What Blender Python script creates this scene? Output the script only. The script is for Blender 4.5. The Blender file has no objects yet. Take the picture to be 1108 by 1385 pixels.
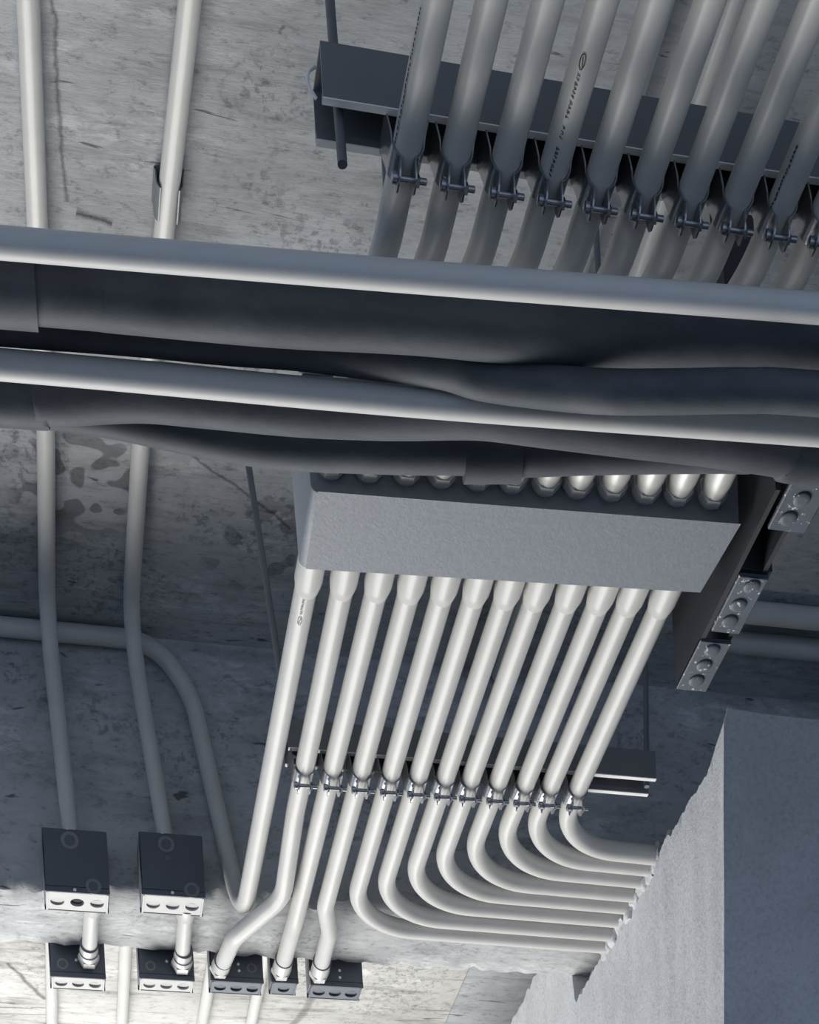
import bpy, bmesh, math, random
from mathutils import Vector, Matrix, Quaternion, noise as mnoise

random.seed(7)
SC = bpy.context.scene
COL = SC.collection

# ------------------------------------------------------------------ camera
CAM_H = 1.6                      # the lens stands 1.6 m above the floor (origin in plan)
YAW, ROLL = 0.21135, -0.0540
cy, sy, cr, sr = math.cos(YAW), math.sin(YAW), math.cos(ROLL), math.sin(ROLL)
row_r = Vector((cy, -sy, 0)); row_d = Vector((0, 0, -1)); row_f = Vector((sy, cy, 0))
right = cr * row_r - sr * row_d
down = sr * row_r + cr * row_d
cam_data = bpy.data.cameras.new('camera')
cam = bpy.data.objects.new('camera', cam_data)
COL.objects.link(cam)
cam.matrix_world = Matrix(((right.x, -down.x, -row_f.x, 0),
                           (right.y, -down.y, -row_f.y, 0),
                           (right.z, -down.z, -row_f.z, CAM_H),
                           (0, 0, 0, 1)))
cam_data.sensor_fit = 'AUTO'
cam_data.sensor_width = 36
cam_data.lens = 36 * 2400 / 1385
cam_data.shift_x = (554 - 581.4) / 1385
cam_data.shift_y = (2586.5 - 692.5) / 1385     # rising-front (architectural) lens
cam_data.clip_start = 0.05
SC.camera = cam

# ------------------------------------------------------------------ world, lights, exposure
world = bpy.data.worlds.new('open_sides_daylight'); SC.world = world
world.use_nodes = True
bg = world.node_tree.nodes['Background']
bg.inputs[0].default_value = (0.55, 0.71, 1.0, 1)
bg.inputs[1].default_value = 0.56

key = bpy.data.lights.new('unseen_floor_daylight', 'AREA')  # area light standing in for an unseen daylit floor beyond the beam
key.shape = 'RECTANGLE'; key.size = 7.0; key.size_y = 2.6
key.energy = 545; key.color = (1.0, 0.982, 0.94)
ko = bpy.data.objects.new('unseen_floor_daylight', key); COL.objects.link(ko)
ko.location = (-0.4, 5.9, 0.50)
ko.rotation_euler = Vector((0.1, -0.45, 1.0)).to_track_quat('-Z', 'Y').to_euler()

SC.view_settings.view_transform = 'Standard'
SC.view_settings.look = 'None'
SC.view_settings.exposure = 0.0
SC.view_settings.gamma = 1.0
SC.view_settings.use_curve_mapping = False

# ------------------------------------------------------------------ materials
def new_mat(name, rough=0.6, metal=0.0, spec=0.5):
    m = bpy.data.materials.new(name); m.use_nodes = True
    nt = m.node_tree
    b = nt.nodes['Principled BSDF']
    b.inputs['Roughness'].default_value = rough
    b.inputs['Metallic'].default_value = metal
    b.inputs['Specular IOR Level'].default_value = spec
    return m, nt, b

def N(nt, kind, **kw):
    n = nt.nodes.new(kind)
    for k, v in kw.items(): setattr(n, k, v)
    return n

def noise(nt, vec, scale, detail=4, rough=0.6, stretch=None, dist=0.0):
    if stretch:
        mp = N(nt, 'ShaderNodeMapping'); mp.inputs['Scale'].default_value = stretch
        nt.links.new(vec, mp.inputs['Vector']); vec = mp.outputs['Vector']
    n = N(nt, 'ShaderNodeTexNoise'); n.inputs['Scale'].default_value = scale
    n.inputs['Detail'].default_value = detail; n.inputs['Roughness'].default_value = rough
    n.inputs['Distortion'].default_value = dist
    nt.links.new(vec, n.inputs['Vector'])
    return n.outputs['Fac']

def ramp(nt, fac, stops):
    r = N(nt, 'ShaderNodeValToRGB')
    el = r.color_ramp.elements
    while len(el) > 1: el.remove(el[-1])
    for i, (p, c) in enumerate(stops):
        e = el[0] if i == 0 else el.new(p)
        e.position = p
        e.color = (c, c, c, 1) if isinstance(c, (int, float)) else (*c, 1)
    nt.links.new(fac, r.inputs['Fac'])
    return r.outputs['Color']

def mix(nt, fac, a, b, mode='MIX'):
    n = N(nt, 'ShaderNodeMix', data_type='RGBA', blend_type=mode)
    for k, v in ((0, fac), (6, a), (7, b)):
        if isinstance(v, bpy.types.NodeSocket): nt.links.new(v, n.inputs[k])
        elif k == 0: n.inputs[0].default_value = v
        else: n.inputs[k].default_value = (v, v, v, 1) if isinstance(v, (int, float)) else (*v, 1)
    return n.outputs[2]

def bump(nt, b, h, strength, dist):
    n = N(nt, 'ShaderNodeBump'); n.inputs['Strength'].default_value = strength
    n.inputs['Distance'].default_value = dist
    nt.links.new(h, n.inputs['Height']); nt.links.new(n.outputs['Normal'], b.inputs['Normal'])

def concrete(name, base, streak=(1.6, 11, 11), amt=0.55, speck=0.5, spots=None, cracks=None):
    m, nt, b = new_mat(name, 0.85, 0, 0.25)
    co = N(nt, 'ShaderNodeTexCoord').outputs['Object']
    big = ramp(nt, noise(nt, co, 2.3, 5, 0.62), [(0.30, 0.70), (0.52, 1.0), (0.75, 1.16)])
    st = ramp(nt, noise(nt, co, 3.2, 6, 0.68, streak, 0.4), [(0.36, 1 - amt), (0.47, 0.97), (0.60, 1.0), (0.72, 1 + amt * 0.35)])
    fn = ramp(nt, noise(nt, co, 60, 4, 0.75, (0.7, 1.3, 1.3)), [(0.30, 1 - speck), (0.44, 0.97), (0.66, 1.06)])
    st2 = ramp(nt, noise(nt, co, 9, 5, 0.7, (1.0, 7, 7)), [(0.27, 1 - amt), (0.36, 1.0)])
    c = mix(nt, 1.0, big, st, 'MULTIPLY'); c = mix(nt, 1.0, c, fn, 'MULTIPLY'); c = mix(nt, 1.0, c, st2, 'MULTIPLY')
    dash = ramp(nt, noise(nt, co, 11, 3, 0.6, (0.9, 4.5, 4.5), 0.8), [(0.275, 0.35), (0.315, 1.0)])
    c = mix(nt, 1.0, c, dash, 'MULTIPLY')
    pale = mix(nt, 1.0, ramp(nt, noise(nt, co, 4.2, 4, 0.6, (0.9, 2.2, 2.2)), [(0.52, 0.0), (0.62, 1.0)]),
               ramp(nt, noise(nt, co, 24, 5, 0.75, (0.9, 2.4, 2.4), 0.6), [(0.46, 0.0), (0.58, 1.0)]), 'MULTIPLY')
    c = mix(nt, mix(nt, 1.0, pale, 0.75, 'MULTIPLY'), c, mix(nt, 1.0, c, (1.42, 1.42, 1.40), 'MULTIPLY'))
    pit = mix(nt, 1.0, ramp(nt, noise(nt, co, 3.1, 3, 0.6, (1, 1.6, 1.6)), [(0.54, 0.0), (0.64, 1.0)]),
              ramp(nt, noise(nt, co, 85, 3, 0.7), [(0.52, 0.0), (0.60, 1.0)]), 'MULTIPLY')
    c = mix(nt, mix(nt, 1.0, pit, 0.7, 'MULTIPLY'), c, mix(nt, 1.0, c, (0.45, 0.46, 0.48), 'MULTIPLY'))
    if spots:                       # damp blotches around given places
        for (p, rad, k) in spots:
            vm = N(nt, 'ShaderNodeVectorMath', operation='DISTANCE'); vm.inputs[1].default_value = p
            nt.links.new(co, vm.inputs[0])
            near = ramp(nt, vm.outputs['Value'], [(0.0, 1.0), (rad * 0.6, 0.9), (rad, 0.0)])
            bl = ramp(nt, noise(nt, co, 34, 0, 0.4), [(0.575, 0.0), (0.615, 1.0)])
            msk = mix(nt, 1.0, near, bl, 'MULTIPLY')
            c = mix(nt, msk, c, mix(nt, 1.0, c, (k, k, k), 'MULTIPLY'))
    if cracks:                      # hairline cracks and board joints: (x0, y0, x1, y1, width, darkness)
        sx = N(nt, 'ShaderNodeSeparateXYZ'); nt.links.new(co, sx.inputs[0])
        wob = noise(nt, co, 16, 4, 0.7)
        def mt(op, a, b_=0.0):
            q = N(nt, 'ShaderNodeMath', operation=op)
            for k, v in ((0, a), (1, b_)):
                if isinstance(v, bpy.types.NodeSocket): nt.links.new(v, q.inputs[k])
                else: q.inputs[k].default_value = v
            return q.outputs[0]
        wv = mt('MULTIPLY', mt('SUBTRACT', wob, 0.5), 0.022)
        for (xa, ya, xb, yb, w, k) in cracks:
            L = math.hypot(xb - xa, yb - ya); ux, uy = (xb - xa) / L, (yb - ya) / L
            dx, dy = mt('SUBTRACT', sx.outputs[0], xa), mt('SUBTRACT', sx.outputs[1], ya)
            al = mt('ADD', mt('MULTIPLY', dx, ux), mt('MULTIPLY', dy, uy))
            ac = mt('ABSOLUTE', mt('ADD', mt('SUBTRACT', mt('MULTIPLY', dy, ux), mt('MULTIPLY', dx, uy)), wv))
            m1 = mt('LESS_THAN', mt('ABSOLUTE', mt('SUBTRACT', al, L / 2)), L / 2)
            m2 = ramp(nt, ac, [(0.0, 1.0), (w * 0.5, 0.9), (w, 0.0)])
            msk = mix(nt, 1.0, m1, m2, 'MULTIPLY')
            c = mix(nt, msk, c, mix(nt, 1.0, c, (k, k, k), 'MULTIPLY'))
    c = mix(nt, 1.0, c, base, 'MULTIPLY')
    nt.links.new(c, b.inputs['Base Color'])
    hb = mix(nt, 0.5, noise(nt, co, 45, 6, 0.7, (0.6, 1.4, 1.4)), noise(nt, co, 5, 5, 0.7, streak))
    bump(nt, b, hb, 0.55, 0.006)
    return m

M = {}
M['ceiling'] = concrete('board_marked_concrete', (0.405, 0.420, 0.437), amt=0.24, speck=0.45, spots=[((0.16, 2.66, 3.75), 0.13, 0.45), ((0.44, 2.75, 3.75), 0.12, 0.6)],
                        cracks=[(0.108, 1.90, 0.134, 2.23, 0.0035, 0.45), (0.146, 2.243, 0.191, 2.250, 0.005, 0.2),
                                (0.30, 2.575, 0.481, 2.706, 0.003, 0.4)])
M['beam'] = concrete('weathered_beam_concrete', (0.43, 0.44, 0.45), (1.6, 5, 5), 0.25, 0.4)
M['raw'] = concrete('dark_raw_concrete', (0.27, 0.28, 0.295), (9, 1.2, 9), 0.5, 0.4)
M['white'] = concrete('far_lit_concrete', (0.46, 0.456, 0.44), amt=0.34, speck=0.35, cracks=[(0.022, 4.007, 0.102, 4.155, 0.006, 0.35), (-0.3, 4.215, 0.104, 4.195, 0.004, 0.4),
                                (-0.3, 4.25, 0.106, 4.224, 0.004, 0.5), (0.735, 4.0, 0.672, 4.28, 0.012, 0.55)])  # slab tone raised in colour for the brighter light beyond the beam

def plaster():
    m, nt, b = new_mat('rough_plaster', 0.9, 0, 0.2)
    co = N(nt, 'ShaderNodeTexCoord').outputs['Object']
    f1 = ramp(nt, noise(nt, co, 140, 3, 0.7), [(0.25, 0.78), (0.5, 1.0), (0.8, 1.1)])
    f2 = ramp(nt, noise(nt, co, 6, 4, 0.6), [(0.3, 0.85), (0.6, 1.0)])
    c = mix(nt, 1.0, f1, f2, 'MULTIPLY')
    c = mix(nt, 1.0, c, (0.55, 0.56, 0.575), 'MULTIPLY')
    nt.links.new(c, b.inputs['Base Color'])
    bump(nt, b, noise(nt, co, 170, 4, 0.7), 0.5, 0.003)
    return m
M['plaster'] = plaster()

def metal_mat(name, col, rough, metal, var=0.08, nscale=18, spec=0.5, bumpv=0.0):
    m, nt, b = new_mat(name, rough, metal, spec)
    co = N(nt, 'ShaderNodeTexCoord').outputs['Object']
    v = ramp(nt, noise(nt, co, nscale, 4, 0.6), [(0.25, 1 - var), (0.75, 1 + var * 0.5)])
    nt.links.new(mix(nt, 1.0, v, col, 'MULTIPLY'), b.inputs['Base Color'])
    if bumpv: bump(nt, b, noise(nt, co, 260, 3, 0.6), bumpv, 0.001)
    return m
M['emt'] = metal_mat('galvanized_conduit', (0.54, 0.535, 0.515), 0.32, 0.0, spec=0.32)
M['fit'] = metal_mat('zinc_fitting', (0.54, 0.535, 0.515), 0.34, 0.1)
M['strap'] = metal_mat('zinc_plated_strap', (0.36, 0.37, 0.39), 0.25, 0.85)
M['strut'] = metal_mat('grey_strut_steel', (0.20, 0.21, 0.225), 0.42, 0.3)
M['lip'] = metal_mat('gleam_toned_steel', (0.88, 0.87, 0.84), 0.35, 0.0)  # near-white: the gleam on the channel lips is put into the colour
M['rod'] = metal_mat('dull_rod_steel', (0.16, 0.17, 0.19), 0.45, 0.4)
M['pullbox'] = metal_mat('grey_hammered_paint', (0.215, 0.235, 0.265), 0.5, 0.0, 0.12, 120, 0.4, 0.5)
M['jbox'] = metal_mat('dark_sheet_steel', (0.105, 0.118, 0.142), 0.5, 0.1, 0.1, 30)
M['jboxlight'] = metal_mat('lit_sheet_steel', (0.43, 0.43, 0.425), 0.5, 0.1, 0.1, 30)  # lit copy of the box steel; light on the undersides is coloured in
M['hole'] = metal_mat('open_knockout_black', (0.02, 0.02, 0.022), 0.8, 0.0)
M['screw'] = metal_mat('bright_screw', (1.0, 1.0, 0.98), 0.5, 0.0, 0.0)
M['pipe'] = metal_mat('painted_pipe', (0.56, 0.56, 0.55), 0.5, 0.05, 0.05, 30, 0.4)
M['bracket'] = metal_mat('blackened_bracket_steel', (0.035, 0.038, 0.045), 0.5, 0.2)
M['faint_ink'] = metal_mat('faded_ink', (0.20, 0.20, 0.205), 0.7, 0.0)
M['ink'] = metal_mat('black_ink', (0.035, 0.037, 0.042), 0.7, 0.0)

def flange_mat():
    m, nt, b = new_mat('splashed_flange_steel', 0.5, 0.0, 0.4)
    co = N(nt, 'ShaderNodeTexCoord').outputs['Object']
    s = ramp(nt, noise(nt, co, 110, 4, 0.7), [(0.615, (0.105, 0.12, 0.145)), (0.66, (0.72, 0.72, 0.7))])
    v = ramp(nt, noise(nt, co, 20, 4, 0.6), [(0.3, 0.75), (0.7, 1.1)])
    nt.links.new(mix(nt, 1.0, s, v, 'MULTIPLY'), b.inputs['Base Color'])
    return m
M['flange'] = flange_mat()

def rubber(name, lo, hi):
    m, nt, b = new_mat(name, 0.62, 0.0, 0.35)
    co = N(nt, 'ShaderNodeTexCoord').outputs['Object']
    v = ramp(nt, noise(nt, co, 7, 5, 0.65, (1, 2.5, 2.5), 0.3), [(0.35, lo), (0.68, hi)])
    nt.links.new(v, b.inputs['Base Color'])
    bump(nt, b, noise(nt, co, 14, 4, 0.6), 0.25, 0.004)
    return m
M['rubber'] = rubber('black_insulation_foam', (0.040, 0.047, 0.058), (0.085, 0.095, 0.110))

# ------------------------------------------------------------------ helpers
def link(name, me, mat=None, parent=None):
    o = bpy.data.objects.new(name, me)
    if me is not None and mat is not None and not me.materials: me.materials.append(mat)
    COL.objects.link(o)
    if parent is not None: o.parent = parent
    return o

def mesh_from(bm, name, smooth=True, angle=40):
    bmesh.ops.recalc_face_normals(bm, faces=bm.faces)
    for f in bm.faces: f.smooth = smooth
    if smooth:
        lim = math.radians(angle)
        for e in bm.edges:
            if len(e.link_faces) != 2 or e.calc_face_angle(0) > lim: e.smooth = False
    me = bpy.data.meshes.new(name); bm.to_mesh(me); bm.free()
    return me

def obj(name, bm, mat, parent=None, smooth=True, angle=40):
    return link(name, mesh_from(bm, name, smooth, angle), mat, parent)

def tag(o, label=None, cat=None, group=None, kind=None):
    for k, v in (('label', label), ('category', cat), ('group', group), ('kind', kind)):
        if v: o[k] = v
    return o

def empty(name, loc, label, cat, group=None):
    o = bpy.data.objects.new(name, None); COL.objects.link(o); o.location = loc
    o.empty_display_size = 0.02
    return tag(o, label, cat, group)

def fillet(pts, rad, n=8):
    """rounded corners along a polyline"""
    P = [Vector(p) for p in pts]
    if not isinstance(rad, (list, tuple)): rad = [rad] * len(P)
    out = [P[0]]
    for i in range(1, len(P) - 1):
        a, b, c = P[i - 1], P[i], P[i + 1]
        u = (a - b); v = (c - b); lu, lv = u.length, v.length; u.normalize(); v.normalize()
        ang = u.angle(v)
        if ang > math.pi - 1e-3 or rad[i] <= 0: out.append(b); continue
        t = min(rad[i] / math.tan(ang / 2), lu * 0.49, lv * 0.49)
        r = t * math.tan(ang / 2)
        cen = b + (u + v).normalized() * (r / math.sin(ang / 2))
        s = b + u * t - cen; e = b + v * t - cen
        tot = s.angle(e); ax = s.cross(e).normalized()
        for k in range(n + 1):
            out.append(cen + Quaternion(ax, tot * k / n) @ s)
    out.append(P[-1])
    return out

def smooth_curve(pts, per=8):
    P = [Vector(p) for p in pts]; P = [2 * P[0] - P[1]] + P + [2 * P[-1] - P[-2]]
    out = []
    for i in range(1, len(P) - 2):
        p0, p1, p2, p3 = P[i - 1:i + 3]
        for k in range(per):
            t = k / per
            out.append(0.5 * ((2 * p1) + (p2 - p0) * t + (2 * p0 - 5 * p1 + 4 * p2 - p3) * t * t + (3 * p1 - p0 - 3 * p2 + p3) * t ** 3))
    out.append(P[-2])
    return out

def sweep(bm, pts, r, seg=20, cap=True, off=Vector((0, 0, 0)), phase=0.0):
    P = [Vector(p) - off for p in pts]
    Q = [P[0]]
    for p in P[1:]:
        if (p - Q[-1]).length > 1e-6: Q.append(p)
    P = Q
    n = len(P)
    R = r if isinstance(r, (list, tuple)) else [r] * n
    tang = []
    for i in range(n):
        t = (P[min(i + 1, n - 1)] - P[max(i - 1, 0)]); tang.append(t.normalized())
    ref = Vector((0, 0, 1)) if abs(tang[0].z) < 0.9 else Vector((1, 0, 0))
    u = tang[0].cross(ref).normalized()
    rings = []
    for i in range(n):
        if i:
            u = (tang[i - 1].rotation_difference(tang[i]) @ u); u = (u - tang[i] * u.dot(tang[i])).normalized()
        w = tang[i].cross(u)
        rings.append([bm.verts.new(P[i] + (u * math.cos(phase + 2 * math.pi * k / seg) + w * math.sin(phase + 2 * math.pi * k / seg)) * R[i]) for k in range(seg)])
    for a, b in zip(rings, rings[1:]):
        for k in range(seg):
            bm.faces.new((a[k], a[(k + 1) % seg], b[(k + 1) % seg], b[k]))
    if cap:
        bm.faces.new(rings[0]); bm.faces.new(rings[-1])
    return bm

def tube(name, pts, r, mat, parent=None, seg=20, off=Vector((0, 0, 0))):
    return obj(name, sweep(bmesh.new(), pts, r, seg, True, off), mat, parent)

def turned(name, a, axis, prof, mat, parent=None, seg=20, off=Vector((0, 0, 0)), phase=0.0, angle=40):
    """lathe along an axis: prof = [(distance, radius), ...]"""
    a = Vector(a); axis = Vector(axis).normalized()
    bm = bmesh.new()
    ref = Vector((0, 0, 1)) if abs(axis.z) < 0.9 else Vector((1, 0, 0))
    u = axis.cross(ref).normalized(); w = axis.cross(u)
    rings = []
    for d, r in prof:
        rings.append([bm.verts.new(a - off + axis * d + (u * math.cos(phase + 2 * math.pi * k / seg) + w * math.sin(phase + 2 * math.pi * k / seg)) * r) for k in range(seg)])
    for p, q in zip(rings, rings[1:]):
        for k in range(seg): bm.faces.new((p[k], p[(k + 1) % seg], q[(k + 1) % seg], q[k]))
    bm.faces.new(rings[0]); bm.faces.new(rings[-1])
    return obj(name, bm, mat, parent, True, angle)

def box(bm, x0, x1, y0, y1, z0, z1):
    vs = [bm.verts.new((x, y, z)) for z in (z0, z1) for y in (y0, y1) for x in (x0, x1)]
    for f in ((0, 1, 3, 2), (4, 5, 7, 6), (0, 1, 5, 4), (2, 3, 7, 6), (0, 2, 6, 4), (1, 3, 7, 5)):
        bm.faces.new([vs[i] for i in f])
    return bm

def bevel(bm, w, seg=2):
    bmesh.ops.bevel(bm, geom=list(bm.edges), offset=w, segments=seg, affect='EDGES', profile=0.5)
    return bm

def prism(bm, poly, axis, a, b):
    """closed polygon (2D) extruded along axis 'x' or 'y' between a and b"""
    def P(p, t): return (t, p[0], p[1]) if axis == 'x' else (p[0], t, p[1])
    A = [bm.verts.new(P(p, a)) for p in poly]; B = [bm.verts.new(P(p, b)) for p in poly]
    n = len(poly)
    for i in range(n): bm.faces.new((A[i], A[(i + 1) % n], B[(i + 1) % n], B[i]))
    bm.faces.new(A); bm.faces.new(B)
    return bm

H0 = CAM_H                                  # heights below are above the lens; z = H0 + h
def P(x, y, h): return Vector((x, y, H0 + h))

ORD = ['first', 'second', 'third', 'fourth', 'fifth', 'sixth', 'seventh', 'eighth', 'ninth', 'tenth', 'eleventh', 'twelfth']

# ------------------------------------------------------------------ structure
BY0, BY1, BH, CH = 2.970, 3.152, 1.72, 2.15     # cross beam faces, beam soffit, slab soffit
def grid_face(bm, fn, nu, nv):
    vs = [[bm.verts.new(fn(i / nu, j / nv)) for i in range(nu + 1)] for j in range(nv + 1)]
    for j in range(nv):
        for i in range(nu):
            bm.faces.new((vs[j][i], vs[j][i + 1], vs[j + 1][i + 1], vs[j + 1][i]))
    return vs

bm = bmesh.new(); box(bm, -6, 8, -2.0, 9, -0.12, 0)
M['floor'] = concrete('garage_floor_concrete', (0.22, 0.22, 0.22), (2, 2, 2), 0.2, 0.2)
floor = obj('floor', bm, M['floor'], None, False); tag(floor, 'grey concrete garage floor far below the conduits', None, None, 'structure')

bm = bmesh.new(); box(bm, -6, 8, -1.0, 9, H0 + CH, H0 + CH + 0.22)
ceiling = obj('ceiling', bm, M['ceiling'], None, False)
tag(ceiling, 'board-marked concrete slab soffit with streaks, stains and pale patches', None, None, 'structure')

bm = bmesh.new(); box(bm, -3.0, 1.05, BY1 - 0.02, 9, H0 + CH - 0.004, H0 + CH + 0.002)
obj('far_slab_bay', bm, M['white'], ceiling, False)['label'] = 'slab beyond the beam, its brighter light put into the colour'  # lightened copy of the slab, stronger light painted into it
# cross beam with worn, uneven lower arrises
def rough_beam(x0, x1, nx):
    bm = bmesh.new()
    prof = [(BY0, CH), (BY0, BH + 0.10), (BY0, BH + 0.035), (BY0, BH + 0.012), (BY0 + 0.012, BH), (BY0 + 0.05, BH), (BY0 + 0.09, BH),
            (BY1 - 0.045, BH), (BY1 - 0.012, BH), (BY1, BH + 0.012), (BY1, BH + 0.10), (BY1, CH)]
    rings = []
    for i in range(nx + 1):
        x = x0 + (x1 - x0) * i / nx
        ring = []
        for k, (y, h) in enumerate(prof):
            a = 0.0045 if k in (2, 3, 4, 8, 9) else 0.0015
            if k in (0, 11): a = 0
            ring.append(bm.verts.new((x, y + random.uniform(-a, a), H0 + h + random.uniform(-a, a))))
        rings.append(ring)
    for a, b in zip(rings, rings[1:]):
        for k in range(len(prof) - 1): bm.faces.new((a[k], a[k + 1], b[k + 1], b[k]))
        bm.faces.new((a[-1], a[0], b[0], b[-1]))
    bm.faces.new(rings[0]); bm.faces.new(rings[-1])
    return bm
beam = obj('cross_beam', rough_beam(-3.0, 4.0, 420), M['beam'], ceiling, True, 50)
bm = bmesh.new()
prof = [(1.047, 1.66), (1.047, CH), (1.5, CH), (1.5, 1.66)]
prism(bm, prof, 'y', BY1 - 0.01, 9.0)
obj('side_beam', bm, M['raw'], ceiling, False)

# plastered wall on the right: left face at x = 1.04, front face toward the camera, ragged mortar top
def corner_y(h): return 2.3935 + (1.65 - h) * 0.150
bm = bmesh.new()
rings = []
NY = 420
for i in range(NY + 1):
    t = i / NY
    ring = []
    for k, h in enumerate((-1.6, 0.8, 1.2, 1.45, 1.58, 1.640, 1.664, 1.674)):
        y0 = corner_y(h); y = y0 + (6.6 - y0) * (t ** 1.5)
        rag = 0.016 * mnoise.noise((y * 13, 0.3, 0)) + 0.011 * mnoise.noise((y * 48, 1.3, 0)) + 0.008 * mnoise.noise((y * 130, 2.3, 0))
        near = max(0.0, 1 - (y - 2.39) / 0.06)
        hh = h; dx = 0.0025 * mnoise.noise((y * 25, h * 25, 5)) if k >= 3 else 0.0
        if k >= 5: hh = h + rag * (k - 4) / 3 + 0.045 * near * (k - 4) / 3
        if k >= 5: hh += 0.18 * min(1.0, max(0.0, (y - BY1 + 0.02) / 0.03)) * (1, 1, 1)[k - 5]
        if k == 7: dx = 0.010 + 0.012 * mnoise.noise((y * 60, 4, 4))
        ring.append(bm.verts.new((1.040 + dx, y, H0 + hh)))
    top = ring[-1].co.copy()
    ring.append(bm.verts.new((1.10, top.y, top.z - 0.004)))
    ring.append(bm.verts.new((4.0, top.y, H0 + 1.674)))
    ring.append(bm.verts.new((4.0, ring[0].co.y, H0 - 1.6)))
    rings.append(ring)
for a, b in zip(rings, rings[1:]):
    n = len(a)
    for k in range(n): bm.faces.new((a[k], a[(k + 1) % n], b[(k + 1) % n], b[k]))
bm.faces.new(rings[0]); bm.faces.new(rings[-1])
wall = obj('wall_right', bm, M['plaster'], None, True, 35)
tag(wall, 'plastered masonry wall on the right with a ragged mortar top edge', None, None, 'structure')

# ------------------------------------------------------------------ hanging conduits
R = 0.0142
HC = 1.67
LX = [0.4045, 0.4485, 0.4922, 0.5337, 0.5762, 0.6172, 0.6575, 0.6958, 0.7375, 0.7790, 0.8180, 0.8605]
UX = [0.4187, 0.4660, 0.5150, 0.5628, 0.6095, 0.6568, 0.7037, 0.7505, 0.7970, 0.8435, 0.8900, 0.9365]
def box_near(x): return 2.007 - (x - 0.3814) * (0.025 / 0.5144)
def box_far(x): return 2.123 - (x - 0.3838) * (0.031 / 0.5018)

def ink_marks(name, parent, cx, hz, r, ang, y0, y1, style, off=Vector((0, 0, 0)), flip=False, ink='ink'):
    """illegible factory print: an oval emblem and rows of small strokes lying on the tube"""
    bm = bmesh.new()
    rr = r + 0.00025
    def pt(y, s):                                # s = arc length around from ang
        a = ang + s / r
        if flip: y = y0 + y1 - y
        return Vector((cx + rr * math.sin(a), y, H0 + hz - rr * math.cos(a))) - off
    def stroke(ya, sa, yb, sb, w):
        d = Vector((yb - ya, sb - sa)); L = d.length
        if L < 1e-6: return
        n = Vector((-d.y, d.x)) / L * w / 2
        c = [pt(ya + n.x, sa + n.y), pt(ya - n.x, sa - n.y), pt(yb - n.x, sb - n.y), pt(yb + n.x, sb + n.y)]
        bm.faces.new([bm.verts.new(p) for p in c])
    rnd = random.Random(int(y0 * 1000) + int(cx * 1000))
    y = y0
    if 'o' in style:
        k = 14
        for i in range(k):
            a0, a1 = 2 * math.pi * i / k, 2 * math.pi * (i + 1) / k
            stroke(y + 0.007 + 0.007 * math.cos(a0), 0.0024 * math.sin(a0), y + 0.007 + 0.007 * math.cos(a1), 0.0024 * math.sin(a1), 0.0009)
        stroke(y + 0.003, -0.0006, y + 0.011, 0.0008, 0.0008)
        y += 0.018
    while y < y1:
        L = rnd.uniform(0.0022, 0.0042)
        if 'd' in style:
            stroke(y, rnd.uniform(-0.0006, 0.0006), y + L, rnd.uniform(-0.0006, 0.0006), 0.0016); y += L + rnd.uniform(0.0006, 0.002)
        else:
            s = 0.0017
            for q in range(3):
                stroke(y + rnd.uniform(0, L), rnd.uniform(-s, s), y + rnd.uniform(0, L), rnd.uniform(-s, s), 0.0006)
            stroke(y, -s, y + L * 0.6, s, 0.0006)
            y += L + 0.0012
            if rnd.random() < 0.12: y += 0.006
    return obj(name, bm, M[ink], parent, False)

for i in range(12):
    xu, xl = UX[i], LX[i]
    yn = box_near(xl)
    pts = fillet([P(xu + 0.004, 1.15, HC), P(xu, 1.72, HC), P(xl, 1.885, HC), P(xl, yn + 0.012, HC)], [0, 0.25, 0.25, 0], 8)
    o = tube('steel_conduit', pts, R, M['emt'], None, 24)
    extra = {0: ', print dashes down its left edge', 3: ', oval emblem on it'}.get(i, '')
    tag(o, '%s conduit from the left in the upper row%s' % (ORD[i], extra), 'conduit', 'conduits feeding the near side of the box')
    turned('connector', P(xl, yn - 0.075, HC), (0, 1, 0), [(0, R + 0.0004), (0.002, 0.0172), (0.048, 0.0172), (0.05, 0.0165), (0.06, 0.0165), (0.077, 0.0150)], M['fit'], o, 24)
    turned('lock_nut', P(xl, yn - 0.016, HC), (0, 1, 0), [(0, 0.0165), (0.001, 0.0186), (0.011, 0.0186), (0.0165, 0.0140)], M['fit'], o, 8, phase=math.pi / 8, angle=20)
    if i == 0: ink_marks('printed_mark', o, xu, HC, R, -1.12, 1.50, 1.64, 'd')
    if i == 3: ink_marks('printed_mark', o, xu + 0.0005, HC, R, -0.42, 1.508, 1.62, 'ot')
    if i == 8: ink_marks('printed_mark', o, xu, HC, R, -0.95, 1.56, 1.63, 'd')

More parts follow.
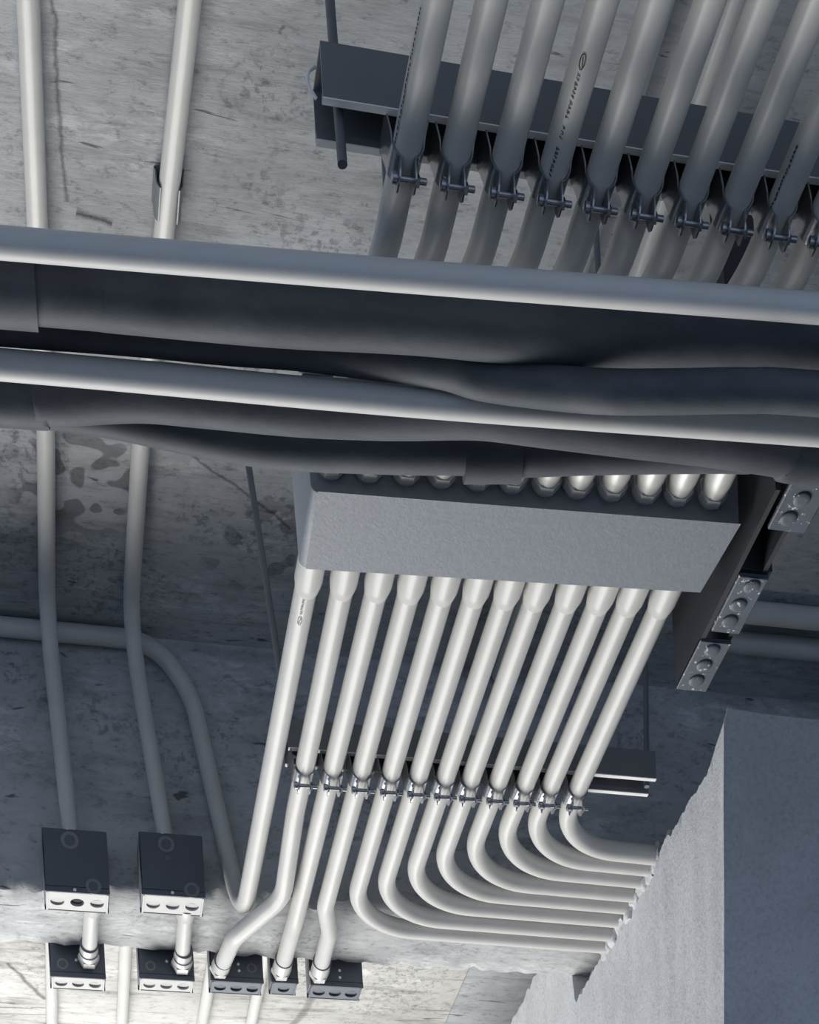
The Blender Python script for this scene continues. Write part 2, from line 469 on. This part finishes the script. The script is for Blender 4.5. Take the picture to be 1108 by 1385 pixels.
ENTRY = {4: 2.9450, 5: 2.9080, 6: 2.8650, 7: 2.8240, 8: 2.7890, 9: 2.7490, 10: 2.7150, 11: 2.6845}
desc = {0: 'turning up the beam face', 1: 'jogging left under the beam', 2: 'running into the narrow box', 3: 'kinking right into the last box'}
for i in range(12):
    x = LX[i]; yf = box_far(x)
    if i == 0:
        pts = fillet([P(x - 0.001, yf + 0.001, HC), P(0.4050, 2.955, HC + 0.006), P(0.3400, 2.951, 2.045), P(0.283, 2.951, 2.131), P(-1.4, 2.951, 2.131)], [0, 0.07, 0.18, 0.10, 0], 12)
    elif i == 1:
        pts = fillet([P(x, yf + 0.001, HC), P(x + 0.003, 2.64, HC), P(0.4570, 2.838, HC - 0.016), P(0.3905, 2.962, HC - 0.019), P(0.3860, 3.158, 1.698)], [0, 0.3, 0.10, 0.09, 0], 9)
    elif i == 2:
        pts = fillet([P(x, yf + 0.001, HC), P(0.4910, 2.93, HC), P(0.4960, 3.158, 1.700)], [0, 0.15, 0], 6)
    elif i == 3:
        pts = fillet([P(x, yf + 0.001, HC), P(0.5345, 2.885, HC), P(0.5560, 2.975, HC + 0.008), P(0.5650, 3.158, 1.699)], [0, 0.10, 0.08, 0], 8)
    else:
        ye = ENTRY[i]
        rad = 0.118 if i < 10 else 0.115
        pts = fillet([P(x, yf + 0.001, HC), P(x + 0.004, ye - 0.010, HC), P(1.075, ye, HC)], [0, rad, 0], 16)
    o = tube('bent_conduit', pts, R, M['emt'], None, 24)
    tag(o, '%s conduit from the left below the box, %s' % (ORD[i], desc.get(i, 'bending right into the wall')), 'conduit', 'conduits leaving the far side of the box')
    turned('coupling', P(x, yf + 0.001, HC), (0, 1, 0), [(0, 0.0178), (0.055, 0.0178), (0.071, R + 0.0006), (0.0715, R)], M['emt'], o, 24, angle=50)
    if i in (1, 2, 3):
        a, b = Vector(pts[-2]), Vector(pts[-1]); ax = (b - a).normalized(); e = P(pts[-1].x, 3.150, pts[-1].z - H0)
        turned('connector', e - ax * 0.056, ax, [(0, R + 0.001), (0.003, 0.0160), (0.040, 0.0160), (0.043, 0.0168)], M['fit'], o, 20)
        turned('connector_ring', e - ax * 0.058, ax, [(0, R), (0.0005, 0.0166), (0.0028, 0.0166), (0.003, R)], M['rod'], o, 20)
        turned('lock_nut', e - ax * 0.018, ax, [(0, 0.0160), (0.001, 0.0182), (0.018, 0.0182), (0.019, 0.015)], M['fit'], o, 6, angle=20)
    if i == 0: ink_marks('printed_mark', o, x, HC, R, -0.30, 2.190, 2.240, 'ot', Vector((0, 0, 0)), True, 'faint_ink')

# crumbled mortar packed round each conduit where it enters the wall
for k in range(4, 12):
    bm = bmesh.new(); bmesh.ops.create_icosphere(bm, subdivisions=3, radius=0.0215)
    for v in bm.verts:
        q = 1 + 0.55 * mnoise.noise(v.co * 95 + Vector((k * 3.1, 0, 0)))
        v.co = Vector((v.co.x * 0.55 * q + 1.043, v.co.y * q + ENTRY[k], v.co.z * q * 0.95 + H0 + HC - 0.002))
    obj('mortar_patch', bm, M['plaster'], wall, True, 60)

# ------------------------------------------------------------------ strut channels, clamps, rods
def channel(y, x0, x1, hb, hh, w, label):
    t = 0.0026; lip = 0.0065; up = 0.007
    o = empty('strut_channel', P((x0 + x1) / 2, y, hb), label, 'channel')
    off = o.location
    def C(pl): return [(a + y - off.y, b + H0 - off.z) for a, b in pl]
    hw = w / 2
    poly = [(-hw, hb), (-hw, hb + hh), (hw, hb + hh), (hw, hb), (hw - lip, hb), (hw - lip, hb + up), (hw - lip + t, hb + up), (hw - lip + t, hb + t),
            (hw - t, hb + t), (hw - t, hb + hh - t), (-hw + t, hb + hh - t), (-hw + t, hb + t), (-hw + lip - t, hb + t), (-hw + lip - t, hb + up), (-hw + lip, hb + up), (-hw + lip, hb)]
    bm = prism(bmesh.new(), C(poly), 'x', x0 - off.x, x1 - off.x)
    obj('channel_body', bm, M['strut'], o, False)
    for s in (-1, 1):
        a, b = (-hw, -hw + lip) if s < 0 else (hw - lip, hw)
        bm = prism(bmesh.new(), C([(a, hb - 0.0012), (b, hb - 0.0012), (b, hb), (a, hb)]), 'x', x0 - off.x, x1 - off.x)
        l = obj('channel_lip', bm, M['lip'], o, False); l['label'] = 'rolled lip of the channel, its gleam put into the colour'
    return o
YU, YL = 1.6365, 2.5480
channel(YU, 0.338, 1.30, 1.690, 0.052, 0.046, 'grey steel strut channel across the upper conduits near the top')
channel(YL, 0.4270, 0.9860, 1.690, 0.041, 0.043, 'shorter strut channel above the lower clamp row near the beam')

def half_strap(s):
    """one half of a two piece strut clamp, local to the conduit centre"""
    prof = [(0.0195, 0.0235), (0.0192, 0.0185), (0.0168, 0.0105), (0.0153, 0.004)]
    for k in range(0, 6):
        a = math.radians(0 + k * 13.2)
        prof.append((0.0149 * math.cos(a), -0.0149 * math.sin(a)))
    prof += [(0.0062, -0.0165), (0.0066, -0.0225), (0.0071, -0.0285), (0.0074, -0.0315)]
    half = [0.0185, 0.0180, 0.0165, 0.0155, 0.014, 0.014, 0.014, 0.0135, 0.013, 0.0125, 0.0120, 0.0112, 0.0092, 0.0050]
    t = 0.0016
    bm = bmesh.new(); rows = []
    n = len(prof)
    for i, ((x, z), hw) in enumerate(zip(prof, half)):
        a = Vector(prof[max(0, i - 1)]); b = Vector(prof[min(n - 1, i + 1)]); d = (b - a).normalized()
        nx, nz = -d.y, d.x                         # outward
        if nx < 0: nx, nz = -nx, -nz
        row = []
        for q in (0, 1):
            X = (x + nx * t * q) * s; Z = z + nz * t * q
            for yy in (-hw, -hw * 0.4, hw * 0.4, hw): row.append(bm.verts.new((X, yy, Z)))
        rows.append(row)
    for a, b in zip(rows, rows[1:]):
        for k in range(3):
            bm.faces.new((a[k], a[k + 1], b[k + 1], b[k])); bm.faces.new((a[4 + k], a[5 + k], b[5 + k], b[4 + k]))
        bm.faces.new((a[0], a[4], b[4], b[0])); bm.faces.new((a[3], a[7], b[7], b[3]))
    for r in (rows[0], rows[-1]):
        for k in range(3): bm.faces.new((r[k], r[k + 1], r[5 + k], r[4 + k]))
    return mesh_from(bm, 'half_strap', True, 45)
ME_L, ME_R = half_strap(-1), half_strap(1)
for m_ in (ME_L, ME_R): m_.materials.append(M['strap'])

def make_clamp():
    root = bpy.data.objects.new('conduit_clamp', None); COL.objects.link(root); root.empty_display_size = 0.01
    link('half_strap', ME_L, None, root); link('half_strap', ME_R, None, root)
    turned('bolt', (-0.0145, 0, -0.0225), (1, 0, 0), [(0, 0.0034), (0.001, 0.0050), (0.0052, 0.0050), (0.0054, 0.0028), (0.0340, 0.0028), (0.0345, 0.0020)], M['strap'], root, 12)
    turned('square_nut', (0.0084, 0, -0.0225), (1, 0, 0), [(0, 0.0046), (0.0005, 0.0052), (0.004, 0.0052), (0.0045, 0.0046)], M['strap'], root, 4, phase=0.4, angle=20)
    return root
def clone(o, loc):
    r = o.copy(); COL.objects.link(r); r.location = loc
    for ch in list(o.children):
        c = ch.copy(); COL.objects.link(c); c.parent = r
    return r
proto = None
for i in range(12):
    loc = P(UX[i] + 0.0006, YU, HC)
    if proto is None: proto = make_clamp(); proto.location = loc; o = proto
    else: o = clone(proto, loc)
    tag(o, 'shaded strut clamp bolted round the %s conduit of the upper row' % ORD[i], 'clamp', 'clamps on the upper strut channel')
for i in range(1, 12):
    o = clone(proto, P(LX[i] + (0.001 if i < 11 else 0.002), YL - 0.002, HC))
    tag(o, 'bright strut clamp bolted round the %s conduit below the box' % ORD[i], 'clamp', 'clamps on the lower strut channel')

def rod(a, b, r, label, nuts):
    o = tube('threaded_rod', [a, b], r, M['rod'], None, 12); tag(o, label, 'rod')
    d = (b - a).normalized()
    for h in nuts:
        t = (H0 + h - a.z) / (b.z - a.z); c = a + (b - a) * t
        turned('hex_nut', c - d * 0.004, d, [(0, 0.0078), (0.001, 0.0090), (0.007, 0.0090), (0.008, 0.0078)], M['strap'], o, 6, angle=20)
    return o
rod(P(0.3572, YU - 0.004, 1.648), P(0.3455, YU - 0.004, CH), 0.0048, 'dark hanger rod poking below the left end of the upper channel', [1.747])
rod(P(0.4362, YL, 1.690), P(0.3900, YL, CH), 0.0048, 'thin hanger rod slanting down to the left end of the lower channel', [1.736])
rod(P(0.9780, YL, 1.690), P(0.9990, YL, CH), 0.0040, 'thin hanger rod above the right end of the lower channel', [1.736])
# hook shaped end plate at the left end of the upper channel
bm = bmesh.new()
sweep(bm, smooth_curve([P(0.334, YU - 0.012, 1.728), P(0.327, YU - 0.016, 1.718), P(0.326, YU - 0.016, 1.706), P(0.334, YU - 0.012, 1.698)], 5), 0.0016, 8)
o = obj('spring_clip', bm, M['lip']); tag(o, 'small bright curved clip on the left end of the upper channel', 'clip')

# ------------------------------------------------------------------ big pull box
bm = bmesh.new()
c4 = [(0.3814, 2.007), (0.8962, 1.982), (0.8875, 2.092), (0.3838, 2.123)]
vb = [bm.verts.new((x, y, H0 + 1.640)) for x, y in c4]; vt = [bm.verts.new((x + (-0.004 if k in (0, 3) else 0.004), y, H0 + 1.775)) for k, (x, y) in enumerate(c4)]
bm.faces.new(vb); bm.faces.new(vt)
for k in range(4): bm.faces.new((vb[k], vb[(k + 1) % 4], vt[(k + 1) % 4], vt[k]))
bm.edges.ensure_lookup_table()
left_edge = [e for e in bm.edges if set(e.verts) == {vb[0], vb[3]}]
right_edge = [e for e in bm.edges if set(e.verts) == {vb[1], vb[2]}]
bmesh.ops.bevel(bm, geom=left_edge, offset=0.009, segments=5, affect='EDGES', profile=0.5)
bmesh.ops.bevel(bm, geom=[e for e in bm.edges if len(e.link_faces) == 2 and e.calc_face_angle(0) > 0.9], offset=0.0012, segments=2, affect='EDGES', profile=0.5)
pull = obj('pull_box', bm, M['pullbox'], None, True, 35)
tag(pull, 'long grey steel pull box that all the conduits run through', 'box')
bm = bmesh.new()
lid = [[bm.verts.new((x + dx, y + dy, z)) for (x, y), dx, dy in zip(c4, (-.007, .007, .007, -.007), (-.002, -.002, .002, .002))] for z in (H0 + 1.775, H0 + 1.779)]
bm.faces.new(lid[0]); bm.faces.new(lid[1])
for k in range(4): bm.faces.new((lid[0][k], lid[0][(k + 1) % 4], lid[1][(k + 1) % 4], lid[1][k]))
obj('box_lid', bm, M['pullbox'], pull, False)
for xx in (0.50, 0.76):
    tube('hanger_rod', [P(xx, 2.05, 1.777), P(xx, 2.05, CH)], 0.004, M['rod'], pull, 10)

# ------------------------------------------------------------------ steel bracket at the right
br = empty('steel_bracket', P(0.935, 2.01, 1.60), 'blackened steel bracket with bolted flange strips right of the grey box', 'bracket')
off = br.location.copy()
def loc_box(name, x0, x1, y0, y1, h0, h1, mat, bev=0.0):
    bm = bmesh.new(); box(bm, x0 - off.x, x1 - off.x, y0 - off.y, y1 - off.y, H0 + h0 - off.z, H0 + h1 - off.z)
    if bev: bevel(bm, bev, 1)
    return obj(name, bm, mat, br, False)
loc_box('web_plate', 0.9085, 0.9145, 1.905, 2.239, 1.622, 1.742, M['bracket'])
for y0, y1, x0, x1 in ((1.886, 1.960, 0.9215, 0.9690), (2.034, 2.130, 0.9160, 0.9545), (2.147, 2.239, 0.9085, 0.9510)):
    f = loc_box('flange_strip', x0, x1, y0, y1, 1.6195, 1.6255, M['flange'], 0.0012)
    f['label'] = 'grey strip with bolt heads and pale splashes'
loc_box('hanger_post', 0.9160, 0.9585, 2.030, 2.066, 1.627, CH, M['bracket'], 0.001)
loc_box('back_plate', 0.945, 0.951, 1.905, 2.239, 1.6255, 1.70, M['bracket'])
for x, y in ((0.943, 1.9102), (0.9392, 1.9395), (0.9375, 2.0480), (0.9330, 2.0800), (0.9324, 2.1080), (0.9290, 2.1610), (0.9290, 2.1890), (0.9290, 2.2180)):
    turned('bolt_head', P(x, y, 1.6197), (0, 0, -1), [(0, 0.0102), (0.0020, 0.0102), (0.0028, 0.0092), (0.0029, 0.004)], M['flange'], br, 14, off)

# ------------------------------------------------------------------ pipes and insulated lines crossing below
def line(name, pts, r, mat, label, cat):
    Q = [Vector(p) for p in pts]
    d0 = Vector((-1.5, 0.09, 0)); d1 = Vector((1.5, -0.09, 0))
    Q = [Q[0] + d0.normalized() * 0.5] + Q + [Q[-1] + d1.normalized() * 0.45]
    Q = [Q[0] + Vector((-1.6, 0.10, 0))] + Q + [Q[-1] + Vector((1.6, -0.10, 0))]
    o = tube(name, smooth_curve(Q, 8), r, mat, None, 28); tag(o, label, cat)
    return o
line('painted_pipe', [(0.0367, 1.6582, 3.152), (0.4178, 1.6337, 3.152), (0.8252, 1.6056, 3.152)], 0.0122, M['pipe'], 'pale pipe crossing the picture above the black insulated lines', 'pipe')
line('painted_pipe', [(0.0334, 1.7999, 3.162), (0.4483, 1.7817, 3.162), (0.8935, 1.7543, 3.162)], 0.0128, M['pipe'], 'pale pipe lying among the black lines, the lower of two', 'pipe')
s1 = line('insulated_line', [(0.0721, 1.7195, 3.172), (0.1418, 1.7163, 3.172), (0.2502, 1.7115, 3.172), (0.3236, 1.7067, 3.172), (0.4379, 1.6986, 3.174), (0.5524, 1.6991, 3.179), (0.6676, 1.6937, 3.184), (0.7835, 1.6807, 3.184), (0.8657, 1.6738, 3.184)], 0.0288, M['rubber'],
          'thick black insulated line right under the upper pale pipe', 'insulated line')
tube('joint_sleeve', [(-0.35, 1.7447, 3.172), (0.0700, 1.7195, 3.172)], 0.0330, M['rubber'], s1, 28)
line('insulated_line', [(0.0348, 1.785, 3.191), (0.1069, 1.7804, 3.191), (0.1799, 1.7763, 3.191), (0.254, 1.7737, 3.191), (0.3287, 1.7700, 3.192), (0.385, 1.7640, 3.187), (0.444, 1.7545, 3.179), (0.480, 1.7480, 3.172), (0.518, 1.7380, 3.157), (0.591, 1.7185, 3.140), (0.6399, 1.7000, 3.127), (0.6977, 1.6860, 3.1225), (0.7727, 1.6730, 3.122), (0.856, 1.6695, 3.126)], 0.0182, M['rubber'],
     'thinner black insulated line sagging over the lower pale pipe', 'insulated line')
line('insulated_line', [(0.0322, 1.8635, 3.185), (0.0698, 1.8584, 3.185), (0.1075, 1.8514, 3.185), (0.1754, 1.8381, 3.185), (0.2405, 1.835, 3.185), (0.3376, 1.8315, 3.185), (0.4159, 1.8242, 3.185), (0.4581, 1.8185, 3.185), (0.5285, 1.8076, 3.185), (0.598, 1.807, 3.185), (0.7021, 1.8065, 3.185), (0.787, 1.8055, 3.185), (0.8745, 1.8074, 3.185), (0.9244, 1.8125, 3.185)], 0.025, M['rubber'],
     'wavy black insulated line just below the lower pale pipe', 'insulated line')
s4 = line('insulated_line', [(0.0331, 1.9236, 3.228), (0.0718, 1.9197, 3.228), (0.1108, 1.9188, 3.228), (0.162, 1.9219, 3.228), (0.2305, 1.9296, 3.228), (0.2961, 1.9351, 3.228), (0.3538, 1.9343, 3.228), (0.4362, 1.9263, 3.228), (0.4809, 1.9214, 3.228), (0.5388, 1.9135, 3.228), (0.6058, 1.9063, 3.228), (0.6883, 1.8911, 3.228), (0.8135, 1.8708, 3.228), (0.8598, 1.866, 3.229), (0.903, 1.8630, 3.231)], 0.0205, M['rubber'],
          'lowest black insulated line with a sleeve, hanging before the grey box', 'insulated line')
tube('joint_sleeve', [(0.5409, 1.9190, 3.228), (0.6045, 1.9095, 3.228)], 0.0245, M['rubber'], s4, 28)

# ------------------------------------------------------------------ junction boxes on the beam
def jbox(xc, w, yf, d, hb, hh, front, bottom, label, holes=(), kos=3, screws=(), rings=(), slots=(), openko=None, lean=0.0):
    root = empty('junction_box', P(xc, yf, hb), label, 'junction box')
    bm = bmesh.new(); box(bm, -w / 2, w / 2, 0, d, 0.0062, hh)
    bevel(bm, 0.002, 2)
    obj('box_body', bm, front, root, True, 35)
    bm = bmesh.new()
    KR = min(0.0112, d * 0.25)
    xs = [-w / 2 + 0.004, w / 2 - 0.004]
    cells = [(xs[0] + (xs[1] - xs[0]) * k / kos, xs[0] + (xs[1] - xs[0]) * (k + 1) / kos) for k in range(kos)]
    for xa, xb in cells:                          # bottom plate, one real hole per cell
        xc_, yc_, ya, yb = (xa + xb) / 2, d * 0.53, 0.003, d - 0.003
        angs = sorted([2 * math.pi * k / 24 for k in range(24)] + [math.atan2(y - yc_, x - xc_) % (2 * math.pi) for x in (xa, xb) for y in (ya, yb)])
        o_, i_, u_ = [], [], []
        for a in angs:
            dx, dy = math.cos(a), math.sin(a)
            t = min(((xb if dx > 0 else xa) - xc_) / dx if abs(dx) > 1e-6 else 9, ((yb if dy > 0 else ya) - yc_) / dy if abs(dy) > 1e-6 else 9)
            o_.append(bm.verts.new((xc_ + dx * t, yc_ + dy * t, 0)))
            i_.append(bm.verts.new((xc_ + dx * KR, yc_ + dy * KR, 0))); u_.append(bm.verts.new((xc_ + dx * KR, yc_ + dy * KR, 0.005)))
        n_ = len(angs)
        for k in range(n_):
            q = (k + 1) % n_
            bm.faces.new((o_[k], o_[q], i_[q], i_[k])); bm.faces.new((i_[k], i_[q], u_[q], u_[k]))
    b = obj('bottom_plate', bm, bottom, root, False)
    bm = bmesh.new(); box(bm, -w / 2, w / 2, 0, 0.0016, -0.0004, 0.009); box(bm, -w / 2, w / 2, d - 0.0016, d, -0.0004, 0.009)
    obj('face_skirt', bm, front, root, False)
    for s in (-1, 1):
        bm = bmesh.new(); box(bm, s * (w / 2 - 0.0036) - 0.0014, s * (w / 2 - 0.0036) + 0.0014, 0.002, d - 0.002, -0.0012, 0.008)
        obj('side_flange', bm, front if bottom is M['jboxlight'] and False else bottom, root, False)
    for k, (xa, xb) in enumerate(cells):
        op = openko == k
        if op:
            o = turned('knockout', ((xa + xb) / 2, d * 0.53, 0.0045), Vector((0, 0, 1)), [(0, KR - 0.0003), (0.0005, KR - 0.0003)], M['hole'], root, 20)
            o['label'] = 'open black knockout hole'
        else:
            ax = Vector((0, 0.13 + 0.04 * k, -1)).normalized()
            turned('knockout', Vector(((xa + xb) / 2, d * 0.53, 0.0030)), ax, [(0, KR - 0.0006), (0.0008, KR - 0.0006)], bottom, root, 20)
    for kx, kz, r in rings:
        t = turned('knockout', (kx, -0.0006, kz), (0, 1, 0), [(0, r), (0.0016, r)], M['strut'], root, 22)
        turned('knockout_centre', (kx, -0.0009, kz), (0, 1, 0), [(0, r * 0.62), (0.0012, r * 0.62)], front, t, 18)
    for kx, kz in screws:
        o = turned('screw', (kx, 0.0005, kz), (0, -1, 0), [(0, 0.0026), (0.0012, 0.0026), (0.0020, 0.0014)], M['screw'], root, 12); o['label'] = 'small bright screw head'
    return root
def onbox(x, z): return (x, z)
jbox(0.1330, 0.104, 2.914, 0.055, 1.682, 0.103, M['jbox'], M['jboxlight'], 'dark square junction box at far left on the near beam face, open knockout below', screws=((-0.004, 0.004),),
     rings=((-0.008, 0.084, 0.0145), (0.026, 0.0115, 0.0125)), openko=1)
jbox(0.2885, 0.104, 2.914, 0.055, 1.687, 0.103, M['jbox'], M['jboxlight'], 'dark square junction box second from left on the near beam face', screws=((-0.002, 0.005),),
     rings=((-0.008, 0.084, 0.0135), (0.030, 0.0115, 0.0125), (-0.007, 0.062, 0.0035)))
FY = BY1 + 0.003
jbox(0.1375, 0.096, FY, 0.042, 1.6715, 0.10, M['jbox'], M['jboxlight'], 'flat junction box behind the beam, leftmost of the far five', screws=((-0.002, 0.030),), rings=((-0.026, 0.022, 0.010),))
jbox(0.2925, 0.098, FY, 0.042, 1.6770, 0.10, M['jbox'], M['jboxlight'], 'flat junction box behind the beam, second from left of the far five', screws=((0.001, 0.032),), rings=((-0.028, 0.022, 0.009),))
jbox(0.4175, 0.095, FY, 0.042, 1.6795, 0.10, M['jbox'], M['jbox'], 'grey junction box behind the beam, third from left of the far five', screws=((0.003, 0.032), (0.004, 0.020)), rings=((0.027, 0.026, 0.009),))
jbox(0.5035, 0.049, FY, 0.042, 1.6830, 0.10, M['jbox'], M['jbox'], 'narrow junction box behind the beam, fourth from left of the far five', kos=1, screws=((-0.016, 0.034),))
jbox(0.5980, 0.097, FY, 0.046, 1.6820, 0.10, M['jbox'], M['jbox'], 'grey junction box behind the beam, rightmost of the far five', screws=((0.006, 0.029), (0.006, 0.016)))

for x0, x1, lab in ((0.1590, 0.1565, 'leftmost'), (0.3135, 0.3190, 'second')):
    h = 1.7005
    o = tube('short_conduit', [P(x0, 2.960, h), P(x1, 3.156, h)], 0.0130, M['emt'], None, 20)
    tag(o, 'short pale conduit under the beam joining the %s near and far boxes' % lab, 'conduit', 'short conduits under the beam')
    e = P(x1, 3.150, h)
    turned('connector', P(x0, 2.962, h), (0, 1, 0), [(0, 0.0155), (0.03, 0.0155), (0.034, 0.0132)], M['fit'], o, 20)
    turned('connector', e - Vector((0, 0.05, 0)), (0, 1, 0), [(0, 0.0140), (0.003, 0.0152), (0.018, 0.0152), (0.02, 0.0165), (0.034, 0.0165)], M['fit'], o, 20)
    for q in (0.052, 0.031):
        turned('connector_ring', e - Vector((0, q, 0)), (0, 1, 0), [(0, 0.013), (0.0004, 0.0160 if q > 0.04 else 0.0170), (0.0024, 0.0160 if q > 0.04 else 0.0170), (0.0028, 0.013)], M['rod'], o, 20)
    turned('lock_nut', e - Vector((0, 0.016, 0)), (0, 1, 0), [(0, 0.0165), (0.001, 0.0186), (0.016, 0.0186), (0.017, 0.015)], M['fit'], o, 6, angle=20)

# ------------------------------------------------------------------ conduits fixed to the slab
RA = 0.0132
o = tube('ceiling_conduit', fillet([P(0.0650, 1.0, CH - RA - 0.002), P(0.0892, 1.98, CH - RA - 0.002), P(0.1075, 2.56, CH - RA - 0.002), P(0.1085, 2.925, CH - RA - 0.002), P(0.1275, 2.925, 1.783)], [0, 3, 3, 0.085, 0], 10), RA, M['emt'], None, 20)
tag(o, 'leftmost pale conduit along the slab, bending down the beam to the far left box', 'conduit', 'conduits along the near slab')
o = tube('ceiling_conduit', fillet([P(0.2850, 1.0, CH - RA - 0.002), P(0.2656, 1.954, CH - RA - 0.002), P(0.2410, 2.56, CH - RA - 0.002), P(0.2412, 2.925, CH - RA - 0.002), P(0.2810, 2.925, 1.788)], [0, 3, 3, 0.085, 0], 10), RA, M['emt'], None, 20)
tag(o, 'pale conduit along the slab to the second box, passing a small strap', 'conduit', 'conduits along the near slab')
# two hole strap on that conduit
st = empty('pipe_strap', P(0.2566, 2.190, CH), 'thin strap holding the second ceiling conduit near the pale pipe', 'strap')
bm = bmesh.new(); sec = []
for k in range(13):
    a = math.pi * k / 12; sec.append((math.cos(a) * (RA + 0.0012), -(RA + 0.002) - math.sin(a) * (RA + 0.0012)))
prof = [(RA + 0.004, -0.0005), (RA + 0.0022, -0.004)] + [(c * 1.06, z) for c, z in sec[:4]]
for s_ in (1, -1):
    bm2 = bmesh.new()
    rows = []
    for x, z in prof:
        rows.append([bm2.verts.new(((x + q * 0.0016) * s_, yy, z)) for yy in (-0.022, 0.022) for q in (0, 1)])
    for a, b in zip(rows, rows[1:]):
        for k, q in ((0, 1), (1, 3), (3, 2), (2, 0)): bm2.faces.new((a[k], a[q], b[q], b[k]))
    bm2.faces.new([rows[0][k] for k in (0, 1, 3, 2)]); bm2.faces.new([rows[-1][k] for k in (0, 1, 3, 2)])
    obj('strap_jaw', bm2, M['strut'], st, False)
bm.free()

for x0, x1, lab in ((0.1125, 0.1200, 'first'), (0.2640, 0.2860, 'second'), (0.4690, 0.4680, 'third'), (0.5765, 0.5860, 'fourth')):
    o = tube('ceiling_conduit', [P(x0, 3.16, CH - 0.0135), P(x1, 4.6, CH - 0.0135), P(x1 + 0.02, 8.8, CH - 0.0135)], RA, M['emt'], None, 16)
    tag(o, '%s thin sunlit conduit from the left on the bright slab beyond the beam' % lab, 'conduit', 'conduits on the slab beyond the beam')
for x, y0, lab in ((0.790, 1.0, 'left'), (0.872, 1.0, 'right')):
    o = tube('ceiling_conduit', [P(x - 0.004, y0, CH - 0.0135), P(x + 0.004, 2.96, CH - 0.0135)], RA, M['emt'], None, 16)
    tag(o, 'dim slab conduit glimpsed between upper row conduits, the %s of two' % lab, 'conduit', 'dim slab conduits behind the upper row')
for y, lab in ((2.752, 'upper'), (2.822, 'lower')):
    o = tube('wall_pipe', [P(1.215, y, CH - 0.018), P(4.0, y - 0.03, CH - 0.018)], 0.0165, M['emt'], None, 16)
    tag(o, '%s of two grey pipes over the wall at the right edge' % lab, 'pipe', 'pipes above the right wall')
